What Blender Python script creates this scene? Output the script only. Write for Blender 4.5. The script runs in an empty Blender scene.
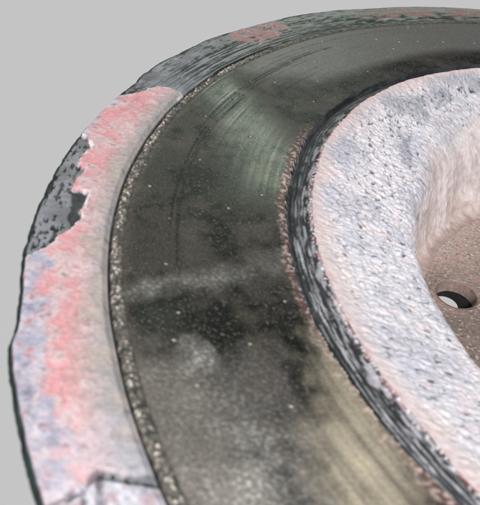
import bpy, math
import numpy as np
from mathutils import Matrix, Vector

S = 0.15            # radius of the disc in metres; profile numbers below are fractions of it
scene = bpy.context.scene
COL = scene.collection
R = math.radians

# ------------------------------------------------------------------ camera
cam = bpy.data.cameras.new('camera')
cam_o = bpy.data.objects.new('camera', cam)
COL.objects.link(cam_o)
rot = Matrix(((0.99041103, -0.13815208, 0.0),
              (0.08460595, 0.6065393, -0.790539),
              (0.10921461, 0.78295855, 0.6124117)))
CAM = Vector((-0.73676541, -0.79214941, 0.50990222)) * S
cam_o.matrix_world = Matrix.Translation(CAM) @ rot.to_4x4()
cam.sensor_fit = 'HORIZONTAL'
cam.sensor_width = 36.0
cam.lens = 695.036 / 480 * 36.0
cam.clip_start = 0.005
cam.clip_end = 500
cam.dof.use_dof = True
cam.dof.focus_distance = 1.28 * S
cam.dof.aperture_fstop = 50
scene.camera = cam_o

# ------------------------------------------------------------------ light
world = bpy.data.worlds.new('World')
scene.world = world
world.use_nodes = True
bg = world.node_tree.nodes['Background']
bg.inputs['Color'].default_value = (1.0, 1.0, 1.0, 1)
bg.inputs['Strength'].default_value = 0.26

def area(name, loc, target, size, power, color, size_y=None):
    l = bpy.data.lights.new(name, 'AREA')
    l.energy = power
    l.color = color
    l.size = size
    if size_y:
        l.shape = 'RECTANGLE'
        l.size_y = size_y
    o = bpy.data.objects.new(name, l)
    COL.objects.link(o)
    o.location = Vector(loc) * S
    d = Vector(target) * S - o.location
    o.rotation_euler = d.to_track_quat('-Z', 'Y').to_euler()
    return o

area('key_lamp', (-0.42, -1.30, 0.85), (-0.55, -0.25, 0.0), 0.04, 0.26, (1.0, 0.98, 0.97))
area('green_sheen_lamp', (0.05, 7.0, 4.2), (-0.7, 0.1, 0.0), 0.16, 1.6, (0.80, 1.0, 0.78))  # added unseen green source, placed to give the green sheen streak
area('side_fill', (-2.9, -0.85, 2.0), (-0.6, -0.4, 0.0), 0.08, 0.7, (1.0, 0.98, 0.91))  # added warm fill from the left for the tan fan highlight

sun = bpy.data.lights.new('sun', 'SUN')
sun.energy = 1.15
sun.angle = R(5)
sun.color = (1.0, 0.99, 0.98)
sun_o = bpy.data.objects.new('sun', sun)
COL.objects.link(sun_o)
sun_o.rotation_euler = Vector((0.02, 0.78, -0.62)).to_track_quat('-Z', 'Y').to_euler()

vs = scene.view_settings
vs.view_transform = 'Standard'
vs.look = 'None'
vs.exposure = 0.56
vs.gamma = 1

# ------------------------------------------------------------------ noise
def hsh(ix, iy, seed):
    h = (ix.astype(np.int64) * 374761393 + iy.astype(np.int64) * 668265263 + seed * 1442695041) & 0xffffffff
    h = ((h ^ (h >> 13)) * 1274126177) & 0xffffffff
    h = ((h ^ (h >> 15)) * 2246822519) & 0xffffffff
    h = h ^ (h >> 16)
    return (h & 0xffffff) / float(0x1000000)

def vnoise(x, y, seed=0):
    """gradient noise in about -1..1"""
    x0 = np.floor(x); y0 = np.floor(y)
    fx = x - x0; fy = y - y0
    u = fx * fx * fx * (fx * (fx * 6 - 15) + 10)
    v = fy * fy * fy * (fy * (fy * 6 - 15) + 10)
    def g(dx, dy):
        a = hsh(x0 + dx, y0 + dy, seed) * 2 * np.pi
        return np.cos(a) * (fx - dx) + np.sin(a) * (fy - dy)
    a = g(0, 0) * (1 - u) + g(1, 0) * u
    b = g(0, 1) * (1 - u) + g(1, 1) * u
    return (a * (1 - v) + b * v) * 1.5

def fbm(x, y, seed=0, octv=4, gain=0.5):
    s = 0; a = 1; n = 0
    for o in range(octv):
        s = s + a * vnoise(x * 2 ** o, y * 2 ** o, seed + o * 17)
        n += a
        a *= gain
    return s / n

def worley(x, y, seed=0):
    """distance to nearest feature point and a random value of that cell"""
    x0 = np.floor(x); y0 = np.floor(y)
    best = np.full(x.shape, 9.0); val = np.zeros(x.shape)
    for dx in (-1, 0, 1):
        for dy in (-1, 0, 1):
            cx = x0 + dx; cy = y0 + dy
            px = cx + hsh(cx, cy, seed); py = cy + hsh(cx, cy, seed + 5)
            d = np.hypot(x - px, y - py)
            m = d < best
            best = np.where(m, d, best)
            val = np.where(m, hsh(cx, cy, seed + 9), val)
    return best, val

def ss(a, b, x):
    t = np.clip((x - a) / (b - a), 0, 1)
    return t * t * (3 - 2 * t)

def lin(r, g, b):
    c = np.array([r, g, b]) / 255.0
    return np.where(c < 0.04045, c / 12.92, ((c + 0.055) / 1.055) ** 2.4)

def mix(a, b, m):
    return a * (1 - m[..., None]) + b * m[..., None]

def poly_dist(X, Y, poly):
    """signed distance to a polygon, positive inside"""
    P = np.array(poly)
    d = np.full(X.shape, 9.0)
    inside = np.zeros(X.shape, bool)
    for i in range(len(P)):
        a = P[i]; b = P[(i + 1) % len(P)]
        e = b - a
        t = np.clip(((X - a[0]) * e[0] + (Y - a[1]) * e[1]) / (e @ e), 0, 1)
        d = np.minimum(d, np.hypot(X - a[0] - t * e[0], Y - a[1] - t * e[1]))
        c = ((a[1] > Y) != (b[1] > Y))
        xi = (b[0] - a[0]) * (Y - a[1]) / (b[1] - a[1] + 1e-12) + a[0]
        inside ^= c & (X < xi)
    return np.where(inside, d, -d)

# ------------------------------------------------------------------ wear pattern, traced on the disc face
SCALE = [(-0.8682, 0.2689), (-0.8897, 0.2776), (-0.9117, 0.2783), (-0.9278, 0.2573), (-0.9465, 0.2359), (-0.9722, 0.2128), (-0.9861, 0.1657), (-0.9852, 0.1259), (-0.9905, 0.0896), (-0.9752, 0.0758), (-0.9648, 0.0582), (-0.9699, 0.0339), (-0.9728, 0.0085), (-0.9599, -0.0039), (-0.9622, -0.0302), (-0.9633, -0.0501), (-0.9408, -0.0564), (-0.9374, -0.0742), (-0.94, -0.093), (-0.9335, -0.1176), (-0.9417, -0.1363), (-0.9491, -0.1522), (-0.9519, -0.1667), (-0.9606, -0.1802), (-0.9702, -0.1899), (-0.9761, -0.2131), (-1.03, -0.222), (-1.05, -0.3143), (-1.03, -0.3985), (-0.98, -0.4666), (-0.90, -0.53), (-0.8556, -0.5122), (-0.8468, -0.4858), (-0.8386, -0.4745), (-0.8319, -0.4688), (-0.8289, -0.4578), (-0.8261, -0.4555), (-0.8165, -0.4568), (-0.8064, -0.4571), (-0.7949, -0.4562), (-0.7812, -0.4531), (-0.7643, -0.4533), (-0.8034, -0.3531), (-0.8453, -0.247), (-0.8658, -0.1434), (-0.8824, -0.0119), (-0.876, 0.1331)]
HOLLOW = [(-0.9639, -0.0527), (-0.9548, -0.0479), (-0.9408, -0.0564), (-0.9386, -0.0745), (-0.94, -0.093), (-0.9335, -0.1176), (-0.9405, -0.1319), (-0.9507, -0.1175), (-0.953, -0.0918)]
PATCH = [(-0.8175, 0.5332), (-0.8255, 0.5762), (-0.80, 0.6125), (-0.775, 0.6594), (-0.7437, 0.6877), (-0.7156, 0.6641), (-0.6941, 0.6546), (-0.7074, 0.6085), (-0.7264, 0.5732), (-0.7505, 0.5371), (-0.784, 0.5352)]

T1 = [(-0.8289, -0.4578), (-0.8248, -0.4677), (-0.8165, -0.4887)]
T2 = [(-0.8289, -0.4578), (-0.8321, -0.4679), (-0.835, -0.4758), (-0.8468, -0.4858), (-0.8568, -0.4953)]
T3 = [(-0.835, -0.4758), (-0.8294, -0.4951)]
T4 = [(-0.8289, -0.4578), (-0.8165, -0.4568), (-0.7766, -0.4552)]

def ang(a, *pairs):
    P = sorted(pairs)
    xs = np.array([q[0] for q in P]); ys = np.array([q[1] for q in P])
    i = np.clip(np.searchsorted(xs, a) - 1, 0, len(xs) - 2)
    t = np.clip((a - xs[i]) / (xs[i + 1] - xs[i]), 0, 1)
    t = t * t * (3 - 2 * t)
    return ys[i] * (1 - t) + ys[i + 1] * t

D0, D1 = 93.0, 232.0
NT1, NT2 = 1250, 520
th_deg = np.concatenate([np.linspace(D0, D1, NT1, endpoint=False), np.linspace(D1, D0 + 360, NT2, endpoint=False)])
aw = np.where(th_deg > 360 + 30, th_deg - 360, th_deg)
NT = len(th_deg)
TH1 = np.radians(th_deg)

R_EDGE = ang(aw, (60, 1.0), (97, .991), (104, .992), (110, .9956), (115, .998), (121, .9951), (127, 1.003), (133, 1.005), (140, 1.001),
             (148, 1.005), (154, 1.002), (158, 1.004), (161, 1.001), (163.5, .995), (170, .996), (182, .998), (190, 1.0), (196.5, .9985), (198.2, 1.0005), (199.3, 1.006),
             (206, 1.0015), (210, .999), (260, 1.0))
cx1, sx1 = np.cos(TH1), np.sin(TH1)
R_EDGE = R_EDGE + 0.0016 * fbm(cx1 * 18, sx1 * 18, 3, 3) + 0.0022 * np.minimum(0, fbm(cx1 * 45, sx1 * 45, 8, 3))
R_LIP = 0.9045 + 0.0018 * fbm(cx1 * 5, sx1 * 5, 5, 2) + ang(aw, (60, 0), (106, .004), (120, 0.002), (132, .006), (145, 0), (260, 0))
R_RIDGE = R_LIP - 0.0165
R_GO = ang(aw, (40, .683), (110, .667), (117, .669), (126, .674), (137, .679), (150, .682), (164, .684), (172, .6846), (184, .6877), (200, .690), (212, .688), (220, .683), (300, .683))
R_GI = ang(aw, (40, .653), (110, .661), (118, .664), (134, .666), (146, .661), (158, .6555), (172, .650), (190, .648), (205, .6475), (213, .649), (220, .653), (300, .653))
R_GO = R_GO + ang(aw, (100, .0002), (150, .0004), (175, .0010), (260, .001)) * fbm(cx1 * 70, sx1 * 70, 71, 3)
R_GI = R_GI + 0.0022 * fbm(cx1 * 45, sx1 * 45, 72, 3)
FAR = ang(aw, (60, 1.0), (140, .9), (168, 0.0), (260, 0.0))
OPEN = ang(aw, (60, .10), (112, .10), (122, .085), (132, .06), (142, .03), (158, .0), (260, 0.0))
R_BR = 0.497 + OPEN + 0.004 * fbm(cx1 * 9, sx1 * 9, 31, 3)

# rows: (region, r, z) ; regions 0 rim wall, 1 lip, 2 ridge, 3 friction, 4 groove, 5 shoulder, 6 wall, 7 face
one = np.ones(NT)
rows = []
def add(region, r, z):
    rows.append((region, r * one, z * one))
T = 0.020
add(0, R_EDGE - 0.010, -T)
for k in range(1, 4):  add(0, R_EDGE - 0.010 + 0.009 * k / 3, -T + 0.004 * k / 3)
for k in range(1, 12): add(0, R_EDGE - 0.001, -T + 0.004 + (T - 0.008) * k / 11)
for k in range(1, 6):
    a = math.pi / 2 * k / 5
    add(0, R_EDGE - 0.001 - 0.004 * (1 - math.cos(a)), -0.004 + 0.004 * math.sin(a))
N = 58
for k in range(1, N + 1): add(1, (R_EDGE - 0.005) * (1 - k / N) + R_LIP * k / N, 0)
N = 13
for k in range(1, N + 1): add(2, R_LIP * (1 - k / N) + R_RIDGE * k / N, 0)
N = 125
for k in range(1, N + 1): add(3, R_RIDGE * (1 - k / N) + R_GO * k / N, 0)
N = 30
for k in range(1, N + 1):
    t = k / N
    add(4, R_GO * (1 - t) + R_GI * t, -0.009 * float(ss(0, .14, np.array(t))) + 0.003 * float(ss(.78, 1, np.array(t))))
N = 96
for k in range(1, N + 1):
    t = k / N
    z = -0.006 - 0.034 * t ** 1.15
    add(5, R_GI * (1 - t) + (R_BR + 0.018 + FAR * .030) * t, z + FAR * .010 * t ** 2 * 0)
N = 92
for k in range(1, N + 1):          # rolled shoulder edge, steep wall, fillet at the bottom
    t = k / N
    if t < 0.22:
        q = t / 0.22; a = q * R(68)
        r_ = R_BR + 0.018 - 0.026 * math.sin(a)
        z_ = -0.040 - 0.026 * (1 - math.cos(a)) - 0.006 * math.sin(a)
        r_ = r_ + FAR * 0.030 * (1 - q) ** 2 * 1.0 - FAR * 0.012 * q
    elif t < 0.80:
        q = (t - 0.22) / 0.58
        r_ = R_BR + 0.018 - 0.0241 - 0.022 * q - FAR * .012 * (1 - q) - OPEN * q ** .6
        z_ = -0.0618 - 0.114 * q
    else:
        q = (t - 0.80) / 0.20; a = q * math.pi / 2
        r_ = R_BR + 0.018 - 0.0461 - OPEN - 0.026 * (1 - math.cos(a))
        z_ = -0.1758 - 0.0242 * math.sin(a)
    add(6, r_, z_)
r_end = rows[-1][1]
N = 112
for k in range(1, N + 1): add(7, r_end * (1 - k / N) + 0.215 * k / N, -0.2)
for k in range(1, 8): add(7, 0.215, -0.2 - 0.03 * k / 7)

REG = np.array([q[0] for q in rows])
RR = np.array([q[1] for q in rows]); ZZ = np.array([q[2] for q in rows])
NR = len(rows)
TT = np.broadcast_to(TH1, RR.shape)
DEG = np.broadcast_to(aw, RR.shape)
X = RR * np.cos(TT); Y = RR * np.sin(TT)
C = np.zeros(RR.shape + (3,)); RO = np.full(RR.shape, 0.7)
DZ = np.zeros(RR.shape); DR = np.zeros(RR.shape)
def sl(*regs):
    i = np.where(np.isin(REG, regs))[0]
    return slice(i[0], i[-1] + 1)
AL = TT * 0.9                       # arc coordinate for streaky, concentric patterns

# ---- rim wall
s = sl(0)
n = fbm(AL[s] * 40, ZZ[s] * 60, 2, 4)
C[s] = mix(lin(24, 44, 42), lin(12, 20, 21), ss(-.3, .4, n))
DR[s] = 0.0015 * fbm(AL[s] * 60, ZZ[s] * 80, 44, 3)
# ---- lip
s = sl(1)
x, y, r, d = X[s], Y[s], RR[s], DEG[s]
u = (r - R_LIP) / (R_EDGE - R_LIP)                 # 0 inside .. 1 outer edge
wob = 0.006 * fbm(x * 60, y * 60, 21, 4)
sd = poly_dist(x, y, SCALE) + wob
crust = ss(-0.0008, 0.0012, sd)
crust_mask = sd > 0
wx = x + 0.004 * fbm(x * 45, y * 45, 91, 3); wy = y + 0.004 * fbm(x * 45, y * 45, 92, 3)
n1 = fbm(wx * 22, wy * 22, 23, 4); n2 = fbm(wx * 70, wy * 70, 24, 3)
fl = fbm(r * 170, AL[s] * 60, 27, 3)
# bare dark iron with grey film and jagged flecks
film_sheen = mix(lin(124, 125, 132), lin(96, 98, 102), ss(-.4, .4, n1))
film_sheen = mix(film_sheen, lin(106, 110, 106), ss(158, 140, d) * .75)
flk = ss(160, 166, d) * ss(.01, .08, fl + .45 * fbm(x * 16, y * 16, 28, 2) - .05)
film_sheen = mix(film_sheen, lin(16, 19, 20), flk * (1 - .25 * ss(-.1, .3, n2)))
arc = ss(.10, .20, fbm(r * 210, AL[s] * 4, 29, 4) + .16 * ss(.70, .35, u) - .14 * ss(.5, .8, u))
film_sheen = mix(film_sheen, lin(20, 28, 24), arc * ss(166, 154, d) * ss(124, 134, d))
spk = ss(.17, .25, fbm(r * 120, AL[s] * 40, 34, 3)) * ss(.35, .6, u) * ss(166, 155, d)
film_sheen = mix(film_sheen, lin(24, 28, 26), spk * .8)
film_sheen = mix(film_sheen, lin(140, 142, 150), ss(.28, .42, fbm(r * 220, AL[s] * 14, 30, 3)) * ss(170, 155, d) * .7)
gap = ss(0, .25, 1 - u) * ss(.62, .45, u) * ss(141, 126, d)
film_sheen = mix(film_sheen, lin(22, 32, 24), gap * ss(-.18, .08, fbm(r * 120, AL[s] * 26, 33, 4)))
streak = ss(.25, .4, u) * ss(.93, .8, u) * ss(127, 119, d) * ss(-.35, -.05, n1)
film_sheen = mix(film_sheen, mix(lin(132, 100, 96), lin(104, 96, 92), ss(-.3, .3, n2)), streak * .85)
hol = ss(-.001, .002, poly_dist(x, y, HOLLOW) + wob * .3)
film_sheen = mix(film_sheen, lin(40, 44, 46), hol * .92)
# crust: pink, lavender outside, grey-beige inside
beige = mix(lin(166, 156, 153), lin(150, 148, 150), ss(-.3, .3, n1))
pink = mix(lin(200, 146, 151), lin(194, 170, 173), ss(-.25, .25, n1 + .8 * n2 + .10 * ss(190, 215, d)))
lav = mix(lin(156, 156, 174), lin(184, 176, 186), ss(-.3, .3, fbm(x * 48, y * 48, 26, 4)))
lav = mix(lav, lin(196, 136, 140), ss(.12, .4, n2) * .6)
lav = mix(lav, lin(100, 96, 112), ss(.14, .38, fbm(x * 60, y * 60, 35, 3)) * .5)
st2 = ss(-.35, .35, fbm(r * 30 + 2 * n1, AL[s] * 90 + 3 * n2, 36, 4)) * .16
crc = mix(beige, pink, ss(.06, .40, u + .26 * n1 + .16 * n2 - .18 * ss(196, 212, d)))
lim = ang(d, (150, 1.2), (160, .90), (172, .82), (183, .84), (190, .72), (200, .66), (212, .64))
crc = mix(crc, lav, ss(-.06, .10, u - lim + .28 * n1 + .12 * n2))
pale = ss(201, 214, d)
crc = mix(crc, mix(lin(206, 190, 196), lin(184, 182, 198), ss(-.3, .3, n1)), pale * .55)
crc = crc * (1 - .28 * ss(.25, .5, n2)[..., None]) * (1 - st2[..., None])
sd2 = poly_dist(x, y, PATCH) + 2.4 * wob + .010 * fbm(x * 30, y * 30, 39, 3) - .004
p2 = ss(-.004, .005, sd2) * ss(-.45, -.1, n2 + n1)
pk2 = mix(mix(lin(146, 108, 108), lin(128, 108, 107), ss(-.2, .4, n1)), lin(140, 138, 144), ss(.1, .35, n2) * .6)
col = mix(film_sheen, pk2, p2 * (1 - .15 * arc))
edge = ss(-0.0030, 0, sd) * ss(0.0050, 0.0006, sd) * ss(-.42, -.40, y)
col = mix(col, crc, crust)
col = mix(col, lin(226, 214, 222), edge * .80 * ss(-.3, .3, n2))
# torn flakes where the crust ends
fz = ss(-.4620, -.466, y) * ss(-.68, -.72, x) * (1 - crust) * ss(203, 207, d)
def lseg(pts, wd):
    dd = np.full(x.shape, 9.0)
    for (a0, a1), (b0, b1) in zip(pts[:-1], pts[1:]):
        ex, ey = b0 - a0, b1 - a1
        t = np.clip(((x - a0) * ex + (y - a1) * ey) / (ex * ex + ey * ey), 0, 1)
        dd = np.minimum(dd, np.hypot(x - a0 - t * ex, y - a1 - t * ey) / (wd * (.55 + .9 * t)))
    return ss(1.0, .45, dd + .8 * fbm(x * 90, y * 90, 40, 3))
tear = np.maximum(np.maximum(lseg(T1, .0040), lseg(T2, .0026)), lseg(T3, .0028))
flc = mix(lin(182, 180, 190), lin(150, 148, 160), ss(-.3, .3, n1 + n2))
flc = mix(flc, lin(168, 148, 156), ss(0, .4, n2))
col = mix(col, flc, fz)
crk = .12 * (1 - tear)
col = mix(col, lin(64, 62, 70), tear * ss(-.43, -.445, y) * ss(-.3, .3, n2 + .2) * .62)
rimdark = ss(.965, 1.0, u + .02 * n2)
col = mix(col, lin(30, 34, 36), rimdark * .85)
C[s] = col
RO[s] = 0.62 + .3 * crust - .12 * flk
DZ[s] = (0.0050 * crust + 0.0012 * n1 * crust + 0.0007 * n2 + 0.0010 * crust * fbm(r * 90 + 2 * n1, AL[s] * 130 + 2 * n2, 38, 4)
         - 0.0012 * flk * (1 - crust) - 0.002 * hol + .0018 * p2 + .0005 * p2 * n2 - .0016 * arc * (1 - p2) * ss(166, 154, d) - .0012 * gap
         + fz * 0.004 * ss(.02, .12, crk)) * ss(0, .07, u)
CR = crust_mask
# ---- wear ridge of beads
s = sl(2)
x, y, r, d = X[s], Y[s], RR[s], DEG[s]
u = (R_LIP - r) / (R_LIP - R_RIDGE)
w, wv = worley(x * 225, y * 225, 51)
w2, wv2 = worley(x * 330, y * 330, 53)
bead = ss(.62, .22, w)
pres = ss(.18, .30, u) * ss(1.05, .72, u + .2 * vnoise(x * 60, y * 60, 54))
amt = ang(d, (100, .0), (135, .15), (146, .55), (160, .9), (215, .95)) * ss(-.5, .1, fbm(x * 35, y * 35, 56, 3))
base = mix(lin(48, 48, 46), lin(86, 82, 78), ss(-.3, .3, fbm(x * 90, y * 90, 52, 3)))
bc = mix(mix(lin(128, 120, 112), lin(206, 198, 188), ss(.2, .8, wv)), lin(104, 98, 88), ss(.72, .8, wv))
col = mix(base, bc, bead * pres * amt * ss(.08, .25, wv))
col = mix(col, lin(20, 21, 20), ss(.26, .12, np.abs(u - .10) + .12 * vnoise(x * 90, y * 90, 55) + .08) * ang(d, (100, .1), (135, .15), (150, .5), (165, 1), (220, 1)))
C[s] = col
RO[s] = .7
DZ[s] = (-0.0035 * ss(.3, .1, np.abs(u - .10)) * ang(d, (100, .1), (135, .2), (155, 1), (220, 1)) + (0.0040 * bead * wv + .0012 * ss(.6, .2, w2)) * pres * amt)
# ---- friction face
s = sl(3)
x, y, r, d = X[s], Y[s], RR[s], DEG[s]
n1 = fbm(x * 9, y * 9, 61, 5); n2 = fbm(x * 40, y * 40, 62, 4); n3 = fbm(x * 150, y * 150, 63, 2)
cnc = fbm(r * 150, AL[s] * 2.2, 64, 4)
col = mix(lin(54, 50, 48), lin(17, 18, 18), ss(-.22, .22, n1 + .5 * n2))
col = mix(col, lin(80, 74, 69), ss(0, .5, fbm(x * 16, y * 16, 65, 4)) * .5)
dirt = np.zeros(x.shape)
def blob(px, py, rad, k=1.0):
    return ss(1.0, .25, np.hypot(x - px, y - py) / rad + .45 * n1 + .35 * n2) * k
def seg(pts, wd):
    dd = np.full(x.shape, 9.0)
    for (a0, a1), (b0, b1) in zip(pts[:-1], pts[1:]):
        ex, ey = b0 - a0, b1 - a1
        t = np.clip(((x - a0) * ex + (y - a1) * ey) / (ex * ex + ey * ey), 0, 1)
        dd = np.minimum(dd, np.hypot(x - a0 - t * ex, y - a1 - t * ey))
    return ss(1.0, .1, dd / wd + .35 * n2 + .3 * n1)
smear = seg([(-0.8595, -0.2343), (-0.8295, -0.2195), (-0.7765, -0.1995), (-0.7336, -0.1704), (-0.7054, -0.153), (-0.6886, -0.1279)], .026)
ringb = ss(.016, .004, np.abs(np.hypot(x + .776, (y + .3105) * 1.0) - .020 + .010 * n2)) * ss(-.792, -.776, x)
ringc = ss(.022, .004, np.abs(np.hypot(x + .715, y + .455) - .070 + .02 * n2)) * ss(-.76, -.70, x)
cloud = ss(-.25, .35, fbm(x * 22, y * 22, 57, 4))
white = np.clip(.42 * smear * (.35 + .9 * cloud) + .30 * blob(-.768, -.312, .026) + .62 * ringb * (.4 + .6 * cloud) + .62 * blob(-.715, -.455, .070) * (.3 + .9 * cloud)
                + .42 * ringc * cloud + .30 * blob(-.80, -.40, .11) * (.4 + .8 * cloud) + .22 * blob(-.74, -.40, .16) + .35 * blob(-.69, -.50, .09), 0, 1)
speck = ss(-.10, .45, fbm(x * 230, y * 230, 67, 3) + .3 * n2)
col = mix(col, mix(lin(134, 131, 127), lin(202, 202, 200), speck), white * .80)
dark = np.clip(.8 * blob(-.812, -.262, .038) + .5 * blob(-.80, .03, .09) + .4 * blob(-.74, .0, .08) + .55 * blob(-.66, .36, .07) + .35 * blob(-.57, .44, .08), 0, 1)
col = mix(col, lin(34, 40, 36), dark * .8)
film_sheen = ss(.36, .46, y - .18 * (x + .6) + .05 * n1 + .03 * n2) * ss(-.82, -.74, x + .03 * n2 + .0 * y) * ss(.90, .88, r)
film_sheen = film_sheen * ss(.715, .76, r + .02 * n1)
col = mix(col, lin(108, 107, 106), film_sheen * .80)  # grey coat toned up to put the far sheen into the colour
rb = ss(.702, .689, r + .012 * n2) * ss(158, 172, d) * ss(236, 222, d)
col = mix(col, mix(lin(104, 80, 77), lin(206, 180, 176), ss(-.05, .3, n3 + .3 * n2)), rb * .60)
col = mix(col, lin(92, 84, 78), ss(.874, .887, r + .010 * n2) * .4 * ss(140, 160, d))
outr = ss(.80, .86, r + .02 * n2) * ss(195, 210, d)
col = mix(col, lin(118, 112, 106), outr * .45)
# dust specks: fine, denser outside the grey sheen zone
dw, dv = worley(x * 210 + n2, y * 210 + n1, 66)
dust = ss(.34, .10, dw) * ss(.45, 1.0, dv) * (1 - .8 * film_sheen) * ss(-.3, .25, n2 + n1)
col = mix(col, lin(150, 144, 134), dust * .45)
dw2, dv2 = worley(x * 52, y * 52, 68)
big = ss(.10, .05, dw2) * (dv2 > .965)
col = mix(col, lin(206, 202, 190), big * .8)
col = col * (1 + .22 * n3[..., None]) * (1 + .10 * cnc[..., None])
# score marks
sc = np.zeros(x.shape)
for r0, w0, a0, a1, k in ((.8385, .0013, 134, 172, 1.0), (.8330, .0012, 142, 190, .9), (.8280, .0006, 142, 180, .8), (.8440, .0008, 136, 165, .7), (.8200, .0007, 140, 170, .5), (.8660, .0008, 120, 150, .5), (.7900, .0006, 140, 160, .5), (.7760, .0007, 142, 158, .5), (.8240, .0016, 150, 196, .75), (.8165, .0007, 130, 137, .9),
                          (.8540, .0009, 140, 160, .5), (.8000, .0007, 150, 178, .35), (.8480, .0007, 145, 168, .45), (.7600, .0006, 128, 150, .3)):
    rc = r0 + .0012 * vnoise(AL[s] * 3, AL[s] * 0, int(r0 * 1000))
    sc = np.maximum(sc, ss(w0 * 2.3, w0 * .4, np.abs(r - rc)) * ss(a0, a0 + 5, d) * ss(a1, a1 - 6, d) * k * (.6 + .4 * ss(-.3, .0, n2)))
col = mix(col, lin(18, 20, 18), sc * .95)
C[s] = col
def clean(pts, w0, w1):
    best = np.full(x.shape, 9.0); nseg = len(pts) - 1
    for k_, ((a0, a1), (b0, b1)) in enumerate(zip(pts[:-1], pts[1:])):
        ex, ey = b0 - a0, b1 - a1
        t = np.clip(((x - a0) * ex + (y - a1) * ey) / (ex * ex + ey * ey), 0, 1)
        w_ = w0 + (w1 - w0) * (k_ + t) / nseg
        best = np.minimum(best, np.hypot(x - a0 - t * ex, y - a1 - t * ey) / w_)
    return ss(1.0, .0, best) ** .8
pol = np.maximum(clean([(-.84, .37), (-.79, .27), (-.745, .17), (-.70, .04)], .055, .095), .9 * seg([(-.60, -.27), (-.585, -.42), (-.55, -.55)], .075))
tan_sheen = seg([(-.61, -.27), (-.60, -.42), (-.57, -.55)], .065)
col = mix(col, lin(172, 163, 145), tan_sheen * (.64 + .55 * fbm(r * 150, AL[s] * 2, 70, 3) + .3 * n2))  # tan fan highlight painted into the base colour
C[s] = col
RO[s] = np.clip(.54 - .30 * pol + .20 * fbm(r * 170, AL[s] * .8, 69, 3) * pol + .02 * n2 + .30 * white - .03 * film_sheen + .2 * rb + .15 * dust, .20, .95)
uo = (R_RIDGE - r) / .01
DZ[s] = (.00012 * n2 * (1 - pol) + .00006 * n3 * (1 - pol) + .0004 * dust - .0022 * sc + .00020 * cnc + .0012 * big - .0012 * ss(1, 0, uo) + .0004 * rb * n3
         + .0003 * ss(.696, .690, r) * ss(.0, .3, n3 + .3 * n2) * ss(150, 168, d))
# ---- groove
s = sl(4)
x, y, r, d = X[s], Y[s], RR[s], DEG[s]
u = (R_GO - r) / (R_GO - R_GI)
n2 = fbm(x * 50, y * 50, 73, 3)
lines = fbm(r * 260, AL[s] * 9, 74, 3)
br = fbm(r * 190, AL[s] * 22, 75, 4)
rough = ang(d, (100, 0), (140, .05), (158, .55), (185, .8), (225, 1))
col = mix(lin(62, 65, 70), lin(22, 24, 27), ss(-.3, .3, lines + .4 * n2 + .15 * rough))
for u0, wd, k in ((.44, .035, .75), (.56, .03, .35), (.30, .02, .3)):
    c0 = u0 + .05 * vnoise(AL[s] * 12, AL[s] * 0, 76 + int(u0 * 100))
    col = mix(col, lin(150, 154, 160), ss(wd * 1.5, wd * .3, np.abs(u - c0)) * ss(-.35, .25, fbm(AL[s] * 30, u * 2, 77, 3)) * rough * k)
inn = ss(.42, .85, u + .2 * br) * rough
for u0 in (.20, .36, .50, .66):
    col = mix(col, lin(12, 13, 15), ss(.035, .008, np.abs(u - u0 - .04 * vnoise(AL[s] * 9, AL[s] * 0, int(u0 * 500)))) * .75 * ss(-.4, 0, n2 + .15))
brk = fbm(r * 260, AL[s] * 13, 79, 4)
col = mix(col, lin(176, 176, 182), ss(.15, .26, brk) * rough * ss(.1, .4, u) * ss(178, 196, d) * .8)
col = mix(col, lin(16, 18, 20), ss(-.10, -.22, brk) * rough * .8)
col = mix(col, mix(lin(30, 32, 35), lin(160, 158, 166), ss(.0, .24, br + .20 * ss(.5, 1, u) - .05)), inn * .88)
w, wv = worley(x * 240, y * 240, 78)
bd = ss(.55, .25, w) * ss(.4, .6, wv)
col = mix(col, lin(206, 200, 198), bd * ss(.17, .02, u) * ss(160, 172, d))
col = mix(col, lin(222, 214, 216), bd * ss(.82, .97, u) * .8 * ss(145, 165, d))
col = mix(col, lin(150, 92, 96), ss(.88, .98, u) * ss(.1, .3, n2 + .2) * .5)
col = mix(col, lin(52, 54, 60), ss(.25, .10, u) * ss(150, 120, d) * .6)
C[s] = col
RO[s] = .55 + .2 * rough
DZ[s] = (.0006 * lines + .0030 * br * inn + .0018 * brk * rough + .0022 * bd * (ss(.13, .02, u) + ss(.82, .97, u)) * ss(158, 172, d) * rough + .0012 * rough * ss(.05, .01, np.abs(u - .44)))
# ---- shoulder (rough casting)
s = sl(5)
x, y, r, d = X[s], Y[s], RR[s], DEG[s]
u = (R_GI - r) / (R_GI - R_BR - .018)
wx = x + .006 * fbm(x * 40, y * 40, 81, 2); wy = y + .006 * fbm(x * 40, y * 40, 82, 2)
n1 = fbm(wx * 14, wy * 14, 83, 4)
rg = 1 - np.abs(fbm(wx * 40, wy * 40 , 84, 4)) * 3.2
lump = fbm(wx * 70, wy * 125, 85, 4, .6)
fine = fbm(x * 170, y * 170, 86, 2)
pit = ss(.26, .37, fbm(wx * 70 + 2, wy * 170, 87, 4) + .06 * ss(.2, .6, u) * ss(195, 170, d)) * ss(.06, .28, u)
col = mix(lin(198, 195, 202), lin(178, 177, 188), ss(-.3, .35, n1))
col = mix(col, lin(160, 162, 172), ss(.08, .38, lump) * .55)
col = mix(col, lin(212, 209, 215), ss(.05, .35, fbm(wx * 90, wy * 160, 89, 4)) * .5)
col = mix(col, lin(208, 190, 192), ss(.05, .4, fbm(x * 36, y * 36, 88, 4)) * .35)
col = mix(col, lin(198, 182, 182), ss(.30, .05, u + .25 * n1) * .7)
col = mix(col, lin(186, 148, 150), ss(.05, .0, u + .20 * lump) * .45)
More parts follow.
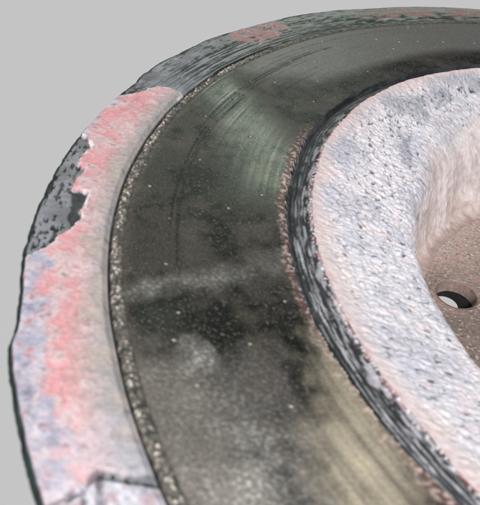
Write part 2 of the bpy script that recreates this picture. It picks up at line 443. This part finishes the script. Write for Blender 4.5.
col = mix(col, lin(140, 143, 153), ss(-.10, .35, n1 + .15 * ss(150, 120, d)) * .62 * ss(186, 150, d) * ss(.0, .2, u))
col = mix(col, lin(48, 46, 52), pit * .8)
C[s] = col
RO[s] = .8
amp = ss(.0, .22, u)
relief = ang(d, (100, 1.0), (175, 1.0), (200, .6), (225, .45))
DZ[s] = amp * relief * (.0056 * lump + .0022 * fine - .0028 * pit + .0026 * n1) + (1 - amp) * .0008 * lump
# ---- wall
s = sl(6)
x, y, r, d = X[s], Y[s], RR[s], DEG[s]
kk = np.linspace(0, 1, x.shape[0])[:, None] * np.ones(x.shape)
n1 = fbm(TT[s] * 9 + kk, kk * 3, 101, 4); lump = fbm(TT[s] * 22 + kk * 2, kk * 9, 102, 4); fine = fbm(TT[s] * 70 + kk * 4, kk * 34, 103, 3)
wx = x + .006 * fbm(x * 40, y * 40, 81, 2); wy = y + .006 * fbm(x * 40, y * 40, 82, 2)
lumpS = fbm(wx * 70, wy * 125, 85, 4, .6); fineS = fbm(x * 170, y * 170, 86, 2); nS = fbm(wx * 14, wy * 14, 83, 4)
pitS = ss(.24, .38, fbm(wx * 85 + 2, wy * 185, 87, 4))
topc = mix(lin(198, 195, 202), lin(178, 177, 188), ss(-.3, .35, nS))
topc = mix(topc, lin(160, 162, 172), ss(.08, .38, lumpS) * .55)
topc = mix(topc, lin(212, 209, 215), ss(.05, .35, fbm(wx * 90, wy * 160, 89, 4)) * .5)
topc = mix(topc, lin(208, 190, 192), ss(.05, .4, fbm(x * 36, y * 36, 88, 4)) * .35)
topc = mix(topc, lin(48, 46, 52), pitS * .8)
col = mix(lin(218, 208, 208), lin(196, 186, 186), ss(-.3, .3, n1 + .4 * lump))
col = mix(col, lin(192, 172, 164), ss(.45, .95, kk + .3 * n1) * .7)
col = mix(col, lin(168, 160, 164), ss(.1, .4, lump) * .4)
crackp = ss(.06, .14, fbm(TT[s] * 56, kk * 5 + TT[s] * 8, 104, 3)) * ss(.06, .16, kk) * ss(.52, .32, kk) * ss(148, 156, d)
col = mix(col, lin(52, 46, 44), crackp * ang(d, (100, .3), (150, .45), (163, .95), (185, .95), (200, .5)))
col = mix(col, lin(126, 98, 88), ss(.86, 1, kk + .1 * lump) * .5)
topm = ss(ang(d, (100, .26), (150, .30), (172, .42), (230, .42)), .04, kk + .16 * n1 + .1 * lump)
col = mix(col, topc, topm)
C[s] = col
RO[s] = .85
ed = ss(0, .1, kk)
DR[s] = ed * ss(1, .9, kk) * (.0028 * lump + .0006 * fine + .004 * n1 + .003 * crackp)
DZ[s] = (1 - ss(.04, .24, kk)) * ang(d, (100, 1.0), (175, 1.0), (200, .6), (225, .45)) * (.0056 * lumpS + .0022 * fineS - .0028 * pitS + .0026 * nS) + .0010 * fine
# ---- mounting face
s = sl(7)
x, y, r, d = X[s], Y[s], RR[s], DEG[s]
n1 = fbm(x * 16, y * 16, 111, 4); n2 = fbm(x * 60, y * 60, 112, 4); n3 = fbm(x * 180, y * 180, 113, 2)
col = mix(lin(164, 144, 136), lin(138, 122, 116), ss(-.3, .35, n1 + .3 * n2))
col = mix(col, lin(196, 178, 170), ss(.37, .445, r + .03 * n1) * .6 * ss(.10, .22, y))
col = mix(col, lin(100, 90, 86), ss(.0, -.20, y - .22 + .1 * n1) * .60)  # near side darkened: shade of the hub wall painted in
col = mix(col, lin(182, 144, 136), ss(.1, .4, fbm(x * 24, y * 24, 114, 3)) * .3)
col = mix(col, lin(60, 52, 50), ss(.28, .5, n3 + .3 * n2) * .4)
col = mix(col, lin(214, 200, 192), ss(.26, .45, -n3 + .3 * n2) * .5)
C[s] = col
RO[s] = .85
DZ[s] = .0012 * n2 + .0007 * n3

RR2 = RR + DR
X = RR2 * np.cos(TT); Y = RR2 * np.sin(TT); Z = ZZ + DZ
for i in range(1, 6):
    pass
# ---- five bolt holes: the face mesh is opened round each of them
HR = 0.0335
HC = []
kill = np.zeros(X.shape, bool)
s7 = np.where(REG == 7)[0]; s7 = s7[:-7]
for k in range(5):
    a = R(164.8 + 72 * k)
    hx, hy = .3885 * math.cos(a), .3885 * math.sin(a)
    if k == 0: hx, hy = -.3765, .0945
    HC.append((hx, hy))
    x, y = X[s7], Y[s7]
    d = np.hypot(x - hx, y - hy)
    m = d < 1.9 * HR
    core = d < .40 * HR
    q = np.clip((d / HR - .40) / (1.9 - .40), 0, 1)
    dn = np.where(core, HR, HR * (1 + .9 * q))
    f = np.where(m & (d > 1e-9), dn / np.maximum(d, 1e-9), 1)
    X[s7] = np.where(m, hx + (x - hx) * f, x)
    Y[s7] = np.where(m, hy + (y - hy) * f, y)
    z = Z[s7]
    Z[s7] = np.where(m, -0.2 + (z + .2) * ss(1.0, 1.12, dn / HR) - .0025 * ss(1.14, 1.0, dn / HR), z)
    kk_ = kill[s7]; kk_ |= core; kill[s7] = kk_
# cast rim-to-face blend keeps shared rows identical because all parts use this one grid

# ------------------------------------------------------------------ materials
def nd(nt, t, **kw):
    n = nt.nodes.new(t)
    for k, v in kw.items():
        setattr(n, k, v)
    return n

def surf_material(name, bump=0.25, speck=0.0, speck_scale=2600, speck_color=(.42, .39, .34), scale=900, detail=6, aniso=0.0, metallic=0.0, spec=0.5, vary=0.25, coat=0.0):
    m = bpy.data.materials.new(name)
    m.use_nodes = True
    nt = m.node_tree
    b = nt.nodes['Principled BSDF']
    at = nd(nt, 'ShaderNodeAttribute', attribute_name='wear_light_color')
    ar = nd(nt, 'ShaderNodeAttribute', attribute_name='wear_rough')
    tc = nd(nt, 'ShaderNodeTexCoord')
    nz = nd(nt, 'ShaderNodeTexNoise'); nz.inputs['Scale'].default_value = scale; nz.inputs['Detail'].default_value = detail; nz.inputs['Roughness'].default_value = .62
    nt.links.new(tc.outputs['Object'], nz.inputs['Vector'])
    mr = nd(nt, 'ShaderNodeMapRange')
    mr.inputs['From Min'].default_value = .3; mr.inputs['From Max'].default_value = .7
    mr.inputs['To Min'].default_value = 1 - vary; mr.inputs['To Max'].default_value = 1 + vary
    nt.links.new(nz.outputs['Fac'], mr.inputs['Value'])
    mx = nd(nt, 'ShaderNodeVectorMath', operation='SCALE')
    nt.links.new(at.outputs['Color'], mx.inputs[0]); nt.links.new(mr.outputs['Result'], mx.inputs['Scale'])
    if speck:
        ns = nd(nt, 'ShaderNodeTexNoise'); ns.inputs['Scale'].default_value = speck_scale; ns.inputs['Detail'].default_value = 3
        nt.links.new(tc.outputs['Object'], ns.inputs['Vector'])
        ms = nd(nt, 'ShaderNodeMapRange'); ms.inputs['From Min'].default_value = .58; ms.inputs['From Max'].default_value = .74
        ms.inputs['To Max'].default_value = speck
        nt.links.new(ns.outputs['Fac'], ms.inputs['Value'])
        mm = nd(nt, 'ShaderNodeMix', data_type='RGBA')
        nt.links.new(ms.outputs['Result'], mm.inputs[0]); nt.links.new(mx.outputs['Vector'], mm.inputs[6])
        mm.inputs[7].default_value = speck_color + (1,)
        nt.links.new(mm.outputs[2], b.inputs['Base Color'])
    else:
        nt.links.new(mx.outputs['Vector'], b.inputs['Base Color'])
    nt.links.new(ar.outputs['Fac'], b.inputs['Roughness'])
    bp = nd(nt, 'ShaderNodeBump'); bp.inputs['Strength'].default_value = bump; bp.inputs['Distance'].default_value = .0004
    nt.links.new(nz.outputs['Fac'], bp.inputs['Height'])
    nt.links.new(bp.outputs['Normal'], b.inputs['Normal'])
    b.inputs['Metallic'].default_value = metallic
    b.inputs['Specular IOR Level'].default_value = spec
    if aniso:
        tg = nd(nt, 'ShaderNodeTangent', direction_type='RADIAL', axis='Z')
        nt.links.new(tg.outputs['Tangent'], b.inputs['Tangent'])
        b.inputs['Anisotropic'].default_value = aniso
        b.inputs['Anisotropic Rotation'].default_value = .25
        # turned micro grooves: fine noise stretched along the arc
        sp = nd(nt, 'ShaderNodeSeparateXYZ'); nt.links.new(tc.outputs['Object'], sp.inputs[0])
        xx = nd(nt, 'ShaderNodeMath', operation='MULTIPLY'); nt.links.new(sp.outputs['X'], xx.inputs[0]); nt.links.new(sp.outputs['X'], xx.inputs[1])
        yy = nd(nt, 'ShaderNodeMath', operation='MULTIPLY_ADD'); nt.links.new(sp.outputs['Y'], yy.inputs[0]); nt.links.new(sp.outputs['Y'], yy.inputs[1]); nt.links.new(xx.outputs[0], yy.inputs[2])
        rr = nd(nt, 'ShaderNodeMath', operation='SQRT'); nt.links.new(yy.outputs[0], rr.inputs[0])
        at2 = nd(nt, 'ShaderNodeMath', operation='ARCTAN2'); nt.links.new(sp.outputs['Y'], at2.inputs[0]); nt.links.new(sp.outputs['X'], at2.inputs[1])
        cb = nd(nt, 'ShaderNodeCombineXYZ')
        ml = nd(nt, 'ShaderNodeMath', operation='MULTIPLY'); ml.inputs[1].default_value = 3500; nt.links.new(rr.outputs[0], ml.inputs[0])
        ma = nd(nt, 'ShaderNodeMath', operation='MULTIPLY'); ma.inputs[1].default_value = 2.0; nt.links.new(at2.outputs[0], ma.inputs[0])
        nt.links.new(ml.outputs[0], cb.inputs['X']); nt.links.new(ma.outputs[0], cb.inputs['Y'])
        n2 = nd(nt, 'ShaderNodeTexNoise'); n2.inputs['Scale'].default_value = 1.0; n2.inputs['Detail'].default_value = 3
        nt.links.new(cb.outputs[0], n2.inputs['Vector'])
        b2 = nd(nt, 'ShaderNodeBump'); b2.inputs['Strength'].default_value = .30; b2.inputs['Distance'].default_value = .00012
        nt.links.new(n2.outputs['Fac'], b2.inputs['Height']); nt.links.new(bp.outputs['Normal'], b2.inputs['Normal'])
        nt.links.new(b2.outputs['Normal'], b.inputs['Normal'])
    return m

def plain_material(name, color, rough, vary=.3, scale=300, bump=.4, metallic=0.0):
    m = bpy.data.materials.new(name)
    m.use_nodes = True
    nt = m.node_tree
    b = nt.nodes['Principled BSDF']
    tc = nd(nt, 'ShaderNodeTexCoord')
    nz = nd(nt, 'ShaderNodeTexNoise'); nz.inputs['Scale'].default_value = scale; nz.inputs['Detail'].default_value = 6
    nt.links.new(tc.outputs['Object'], nz.inputs['Vector'])
    cr = nd(nt, 'ShaderNodeValToRGB')
    cr.color_ramp.elements[0].position = .3; cr.color_ramp.elements[1].position = .7
    cr.color_ramp.elements[0].color = tuple(c * (1 - vary) for c in color) + (1,)
    cr.color_ramp.elements[1].color = tuple(c * (1 + vary) for c in color) + (1,)
    nt.links.new(nz.outputs['Fac'], cr.inputs['Fac'])
    nt.links.new(cr.outputs['Color'], b.inputs['Base Color'])
    b.inputs['Roughness'].default_value = rough
    b.inputs['Metallic'].default_value = metallic
    if bump:
        bp = nd(nt, 'ShaderNodeBump'); bp.inputs['Strength'].default_value = bump; bp.inputs['Distance'].default_value = .0005
        nt.links.new(nz.outputs['Fac'], bp.inputs['Height']); nt.links.new(bp.outputs['Normal'], b.inputs['Normal'])
    return m

M_rim = surf_material('rim_iron', .5, scale=700, spec=.3)
M_lip = surf_material('lip_iron', .45, scale=1100, spec=.4, vary=.22)
M_crust = surf_material('rust_crust', .55, scale=1300, spec=.15, vary=.13)
M_ridge = surf_material('ridge_grit', .6, scale=1600, spec=.4)
M_fric = surf_material('worn_steel', .12, scale=1900, speck=.38, speck_scale=3400, aniso=.97, metallic=.3, spec=.20, vary=.28)
M_groove = surf_material('groove_iron', .45, scale=1500, spec=.35)
M_cast = surf_material('rough_casting', .8, scale=900, detail=8, spec=.15, vary=.10)
M_wall = surf_material('wall_casting', .5, scale=800, detail=8, spec=.15, vary=.14)
M_face = surf_material('face_casting', .7, scale=1500, detail=8, spec=.2, vary=.3)
M_dark = plain_material('hole_shade_black', (.004, .004, .004), .95, bump=.0)  # near-black that paints the shade inside the bolt holes
M_iron = plain_material('raw_iron', (.06, .055, .05), .75)
M_bore = plain_material('bore_rust', (.24, .17, .15), .85, scale=900)
M_back = plain_material('backdrop_paper', (.772, .772, .775), 1.0, vary=0.0, bump=0)
M_back.node_tree.nodes['Principled BSDF'].inputs['Specular IOR Level'].default_value = 0

# ------------------------------------------------------------------ objects
root = bpy.data.objects.new('brake_disc', None)
COL.objects.link(root)
root['label'] = 'worn cast iron brake disc with pink rust flaking along its rim'
root['category'] = 'brake disc'
root.empty_display_size = .02

def link(name, me, parent, mat):
    o = bpy.data.objects.new(name, me)
    COL.objects.link(o)
    o.parent = parent
    me.materials.append(mat)
    return o

IDX = np.arange(NR * NT).reshape(NR, NT)
PX = np.stack([X, Y, Z], -1).reshape(-1, 3) * S
PC = C.reshape(-1, 3); PR = RO.reshape(-1)

def part(name, fmask_rows, mat, parent=root, sel=None, kill_mask=None, dz=0.0, flip=False):
    """one mesh from the faces between grid rows i and i+1 for i in fmask_rows"""
    i = np.array(fmask_rows)
    a = IDX[i]; b = IDX[i + 1]
    a2 = np.roll(a, -1, 1); b2 = np.roll(b, -1, 1)
    F = np.stack([a, a2, b2, b], -1).reshape(-1, 4)
    F = F[:, ::-1] if flip else F
    keep = np.ones(len(F), bool)
    if sel is not None: keep &= sel[i].reshape(-1)
    if kill_mask is not None:
        km = kill_mask.reshape(-1)
        keep &= ~km[F].all(1)
    F = F[keep]
    u, inv = np.unique(F, return_inverse=True)
    F = inv.reshape(-1, 4)
    P = PX[u].copy(); P[:, 2] += dz * S
    me = bpy.data.meshes.new(name)
    me.vertices.add(len(P)); me.vertices.foreach_set('co', P.astype(np.float32).ravel())
    me.loops.add(len(F) * 4); me.loops.foreach_set('vertex_index', F.astype(np.int32).ravel())
    me.polygons.add(len(F))
    me.polygons.foreach_set('loop_start', np.arange(0, len(F) * 4, 4, dtype=np.int32))
    me.polygons.foreach_set('use_smooth', np.ones(len(F), bool))
    me.update(calc_edges=True)
    ca = me.color_attributes.new('wear_light_color', 'FLOAT_COLOR', 'POINT')
    cc = np.ones((len(P), 4), np.float32); cc[:, :3] = np.clip(PC[u], 0, 1)
    ca.data.foreach_set('color', cc.ravel())
    ra = me.attributes.new('wear_rough', 'FLOAT', 'POINT')
    ra.data.foreach_set('value', PR[u].astype(np.float32))
    me.validate()
    return link(name, me, parent, mat)

def face_rows(reg):
    k = np.where(REG == reg)[0]
    return np.arange(max(k[0] - 1, 0), k[-1]) if reg else np.arange(k[0], k[-1])

part('rim_wall', face_rows(0), M_rim)
crust_full = np.zeros((NR, NT), bool)
crust_full[sl(1)] = CR
flip_ = False
part('outer_lip', face_rows(1), M_lip, sel=~crust_full)
o = part('rust_scale', face_rows(1), M_crust, sel=crust_full)
o['label'] = 'raised pink and lavender crust of rust scale along the rim'
part('wear_ridge', face_rows(2), M_ridge)
part('friction_face', face_rows(3), M_fric)
part('groove', face_rows(4), M_groove)
part('hub_shoulder', face_rows(5), M_cast)
part('hub_wall', face_rows(6), M_wall)
face = part('mounting_face', face_rows(7), M_face, kill_mask=kill)

def shade_ring(parent, hx, hy):
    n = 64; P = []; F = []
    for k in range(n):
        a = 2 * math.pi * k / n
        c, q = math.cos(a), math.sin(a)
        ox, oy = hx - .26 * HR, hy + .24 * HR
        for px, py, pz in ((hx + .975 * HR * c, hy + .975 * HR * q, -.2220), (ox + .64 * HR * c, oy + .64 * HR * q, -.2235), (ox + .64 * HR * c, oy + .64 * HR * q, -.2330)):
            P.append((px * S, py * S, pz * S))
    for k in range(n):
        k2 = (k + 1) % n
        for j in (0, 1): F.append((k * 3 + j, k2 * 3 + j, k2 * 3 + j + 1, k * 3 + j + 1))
    me = bpy.data.meshes.new('hole_shade_ring'); me.from_pydata(P, [], F); me.update()
    return link('hole_shade_ring', me, parent, M_dark)

def revolve(name, prof, mat, parent=root, n=256, close=True, center=(0, 0)):
    """prof: list of (r, z) closed loop"""
    P = []; F = []
    m = len(prof)
    for k in range(n):
        a = 2 * math.pi * k / n
        for r, z in prof:
            P.append(((center[0] + r * math.cos(a)) * S, (center[1] + r * math.sin(a)) * S, z * S))
    for k in range(n):
        k2 = (k + 1) % n
        for j in range(m if close else m - 1):
            j2 = (j + 1) % m
            F.append((k * m + j, k2 * m + j, k2 * m + j2, k * m + j2))
    me = bpy.data.meshes.new(name)
    me.from_pydata(P, [], F)
    me.update()
    for p in me.polygons: p.use_smooth = False
    return link(name, me, parent, mat)

# bolt holes: rough bore, plus an added black ring standing in for shade
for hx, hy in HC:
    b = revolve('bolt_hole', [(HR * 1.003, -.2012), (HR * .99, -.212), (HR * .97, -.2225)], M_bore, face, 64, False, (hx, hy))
    shade_ring(b, hx, hy)   # black ring paints the shaded bore wall, off-centre throat left open

# outside of the hub, seen only from below or through the vents
revolve('hub_shell', [(.665, -.06), (.64, -.19), (.60, -.232), (.30 + HR * 3.6, -.232)], M_iron, root, 192, False)
revolve('friction_back', [(.985, -T), (.66, -T)], M_iron, root, 256, False)
revolve('rear_plate', [(.66, -.100), (.948, -.100), (.954, -.106), (.954, -.150), (.948, -.156), (.66, -.156)], M_iron, root, 256, True)
vane = None
vm = []
for k in range(40):
    if vane is None:
        P = []; L = .30; h0, h1 = -T + .001, -.101
        for r_ in np.linspace(.68, .935, 9):
            w_ = .009
            for sgn in (-1, 1):
                for h in (h0, h1): P.append((r_ * S, sgn * w_ * S, h * S))
        F = []
        for i in range(8):
            q = i * 4
            F += [(q, q + 1, q + 5, q + 4), (q + 2, q + 6, q + 7, q + 3)]
        F += [(0, 2, 3, 1), (32, 33, 35, 34)]
        me = bpy.data.meshes.new('cooling_vane'); me.from_pydata(P, [], F); me.update()
        vane = link('cooling_vane', me, root, M_iron)
        o = vane
    else:
        o = vane.copy(); COL.objects.link(o); o.parent = root
    o.rotation_euler = (0, 0, 2 * math.pi * k / 40)

# ------------------------------------------------------------------ setting: plain grey backdrop sheet
me = bpy.data.meshes.new('backdrop')
D = 60
me.from_pydata([(-D, -D, 0), (D, -D, 0), (D, D, 0), (-D, D, 0)], [], [(0, 1, 2, 3)])
bd = bpy.data.objects.new('backdrop', me)
COL.objects.link(bd)
me.materials.append(M_back)
bd.location = (0, 0, -3.0)
bd['kind'] = 'structure'

scene.render.resolution_x = 973
scene.render.resolution_y = 1024
